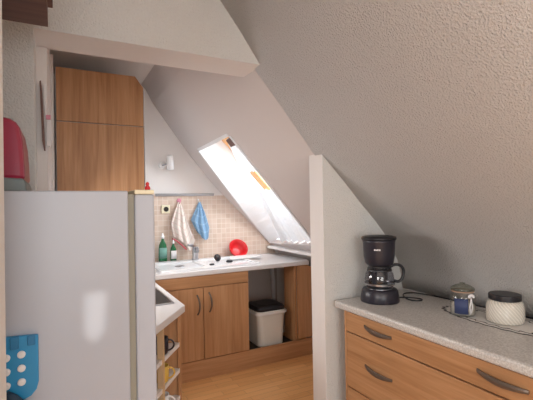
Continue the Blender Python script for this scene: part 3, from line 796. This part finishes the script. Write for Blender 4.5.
# tiny pale maker's mark on the basket (four blurred pale blocks in the photo)
vd = Vector((-.75, -.66, 0)).normalized()
zax = vd; xax = Vector((0, 0, 1)).cross(zax).normalized(); yax = Vector((0, 0, 1))
mt = Matrix((xax, yax, zax)).transposed().to_4x4()
lp = Vector((0, 0, .305)) + vd * .0915
bm = bmesh.new()
for k, w in enumerate((.0075, .0055, .0075, .0085)):
    xx = (-.018, -.0085, -.001, .0085)[k]
    box(xx, xx + w, -.004, .005 - .0012 * (k == 1), -.0004, .0004, bm)
bm.transform(Matrix.Translation(Vector((cx_, cy_, ZC)) + lp) @ mt)
obj('maker_mark', bm, M['paper'], r_, label='small pale maker mark')
# cord
zc = .8705 + .004
pts = [(1.76, 1.76, zc + .004), (1.86, 1.72, zc), (1.885, 1.66, zc), (1.85, 1.63, zc), (1.80, 1.66, zc), (1.82, 1.74, zc + .002), (1.90, 1.82, zc + .001), (1.97, 1.80, zc), (2.0, 1.72, zc), (2.012, 1.55, zc), (2.014, 1.35, zc), (2.016, 1.0, zc), (2.018, .75, zc)]
o = obj('power_cord', tube(pts, .004, 8, smooth_iter=3), M['black'], origin=(1.9, 1.7, zc), smooth=True)
tag(o, 'black power cord running from the coffee maker along the foot of the wall', 'cord')

# doily
dc = Vector((1.862, 1.17)); DA, DB = .315, .122
m = M['doily'] = new_mat('grey_lace_doily', (.66, .64, .61), .95, spec=.05)
m['x'] = 1
def doily_pts(k, sc, wob=0, n=120):
    out = []
    for i in range(n):
        a = 2 * math.pi * i / n; w = 1 + wob * math.cos(a * 26)
        out.append((dc.x + math.cos(a) * DB * sc * w, dc.y + math.sin(a) * DA * sc * w, k))
    return out
r_ = root('doily', (dc.x, dc.y, .8702), 'oval grey lace doily with a dark scalloped border under the two jars', 'doily')
obj('cloth', loft([doily_pts(.8704, .96, .02), doily_pts(.8716, .96, .02)]), M['doily'], r_)
obj('border', loft([doily_pts(.8704, 1.0, .03), doily_pts(.8722, 1.0, .03), doily_pts(.8722, .955, .03), doily_pts(.8704, .955, .03)], caps=False), M['black'], r_, label='dark scalloped border')
obj('embroidery', loft([doily_pts(.8717, .80, .06), doily_pts(.8728, .80, .06), doily_pts(.8728, .765, .08), doily_pts(.8717, .765, .08)], caps=False), M['dark'], r_, label='dark looped pattern')

# jars
jx, jy = 1.803, 1.333; ZJ = .8732
r_ = root('glass_jar', (jx, jy, ZJ), 'clear glass jar with a domed glass lid and dark blue label, left on the doily', 'jar')
obj('body', lathe([(.001, .002), (.052, 0), (.058, .006), (.059, .05), (.059, .100), (.050, .114), (.046, .116), (.046, .122), (.043, .122), (.043, .114), (.056, .098), (.056, .008), (.001, .006)], (jx, jy, ZJ), 40), M['glass'], r_, smooth=True)
obj('lid', lathe([(.048, .1225), (.056, .125), (.056, .133), (.046, .142), (.030, .150), (.014, .153), (.012, .160), (.001, .162)], (jx, jy, ZJ), 36), glass('lid_glass', (.72, .74, .68), fac=.6), r_, smooth=True)
obj('rubber_seal', lathe([(.0475, .1165), (.054, .1175), (.054, .1215), (.0475, .1220)], (jx, jy, ZJ), 36, closed=True), new_mat('tan_seal', (.42, .26, .18), .6), r_)
def arc_panel(x, y, r, a0, a1, z0, z1, n=14):
    bm = bmesh.new(); A = []
    for k in range(n + 1):
        a = math.radians(a0 + (a1 - a0) * k / n)
        A.append([bm.verts.new((x + r * math.cos(a), y + r * math.sin(a), z)) for z in (z0, z1)])
    for a, b in zip(A, A[1:]): bm.faces.new((a[0], b[0], b[1], a[1]))
    return bm
obj('paper_label', arc_panel(jx, jy, .0605, 178, 240, ZJ + .015, ZJ + .090), M['navy'], r_, smooth=True, solid=.0006, label='dark blue label')
obj('filling', lathe([(.001, .008), (.052, .008), (.053, .055), (.030, .062), (.001, .066)], (jx, jy, ZJ), 28), new_mat('pale_filling', (.55, .51, .45), .8), r_, smooth=True)
bm = bmesh.new()
sd = Vector((-.30, -.95, 0)).normalized()
for k in range(5):
    a = math.radians(20 + 35 * k)
    p = Vector((jx, jy, ZJ + .098)) + sd * .064 + Vector((sd.y, -sd.x, 0)) * .011 * math.cos(a) * -1 + Vector((0, 0, .011 * math.sin(a)))
    bmesh.ops.create_icosphere(bm, subdivisions=2, radius=.0075, matrix=Matrix.Translation(p))
tube([Vector((jx, jy, ZJ + .095)) + sd * .063, Vector((jx, jy, ZJ + .05)) + sd * .063 + Vector((.006, -.003, 0)), Vector((jx, jy, ZJ + .022)) + sd * .062], .003, 8, bm)
tube([Vector((jx, jy, ZJ + .095)) + sd * .063, Vector((jx, jy, ZJ + .05)) + sd * .063 - Vector((.008, -.001, 0)), Vector((jx, jy, ZJ + .018)) + sd * .062 - Vector((.006, 0, 0))], .003, 8, bm)
obj('white_tassel', bm, M['paper'], r_, smooth=True)
jx, jy = 1.864, 1.156
r_ = root('candle_jar', (jx, jy, ZJ), 'cream swirled-glass candle jar with a flat black lid, right on the doily', 'jar')
bo = obj('body', lathe([(.001, .002), (.068, 0), (.078, .006), (.081, .030), (.080, .070), (.075, .094), (.064, .104), (.001, .104)], (jx, jy, ZJ), 60), M['swirl'], r_, smooth=True)
obj('lid', lathe([(.066, .1045), (.069, .106), (.069, .128), (.066, .132), (.001, .132)], (jx, jy, ZJ), 48), M['black'], r_, bevel=.002)
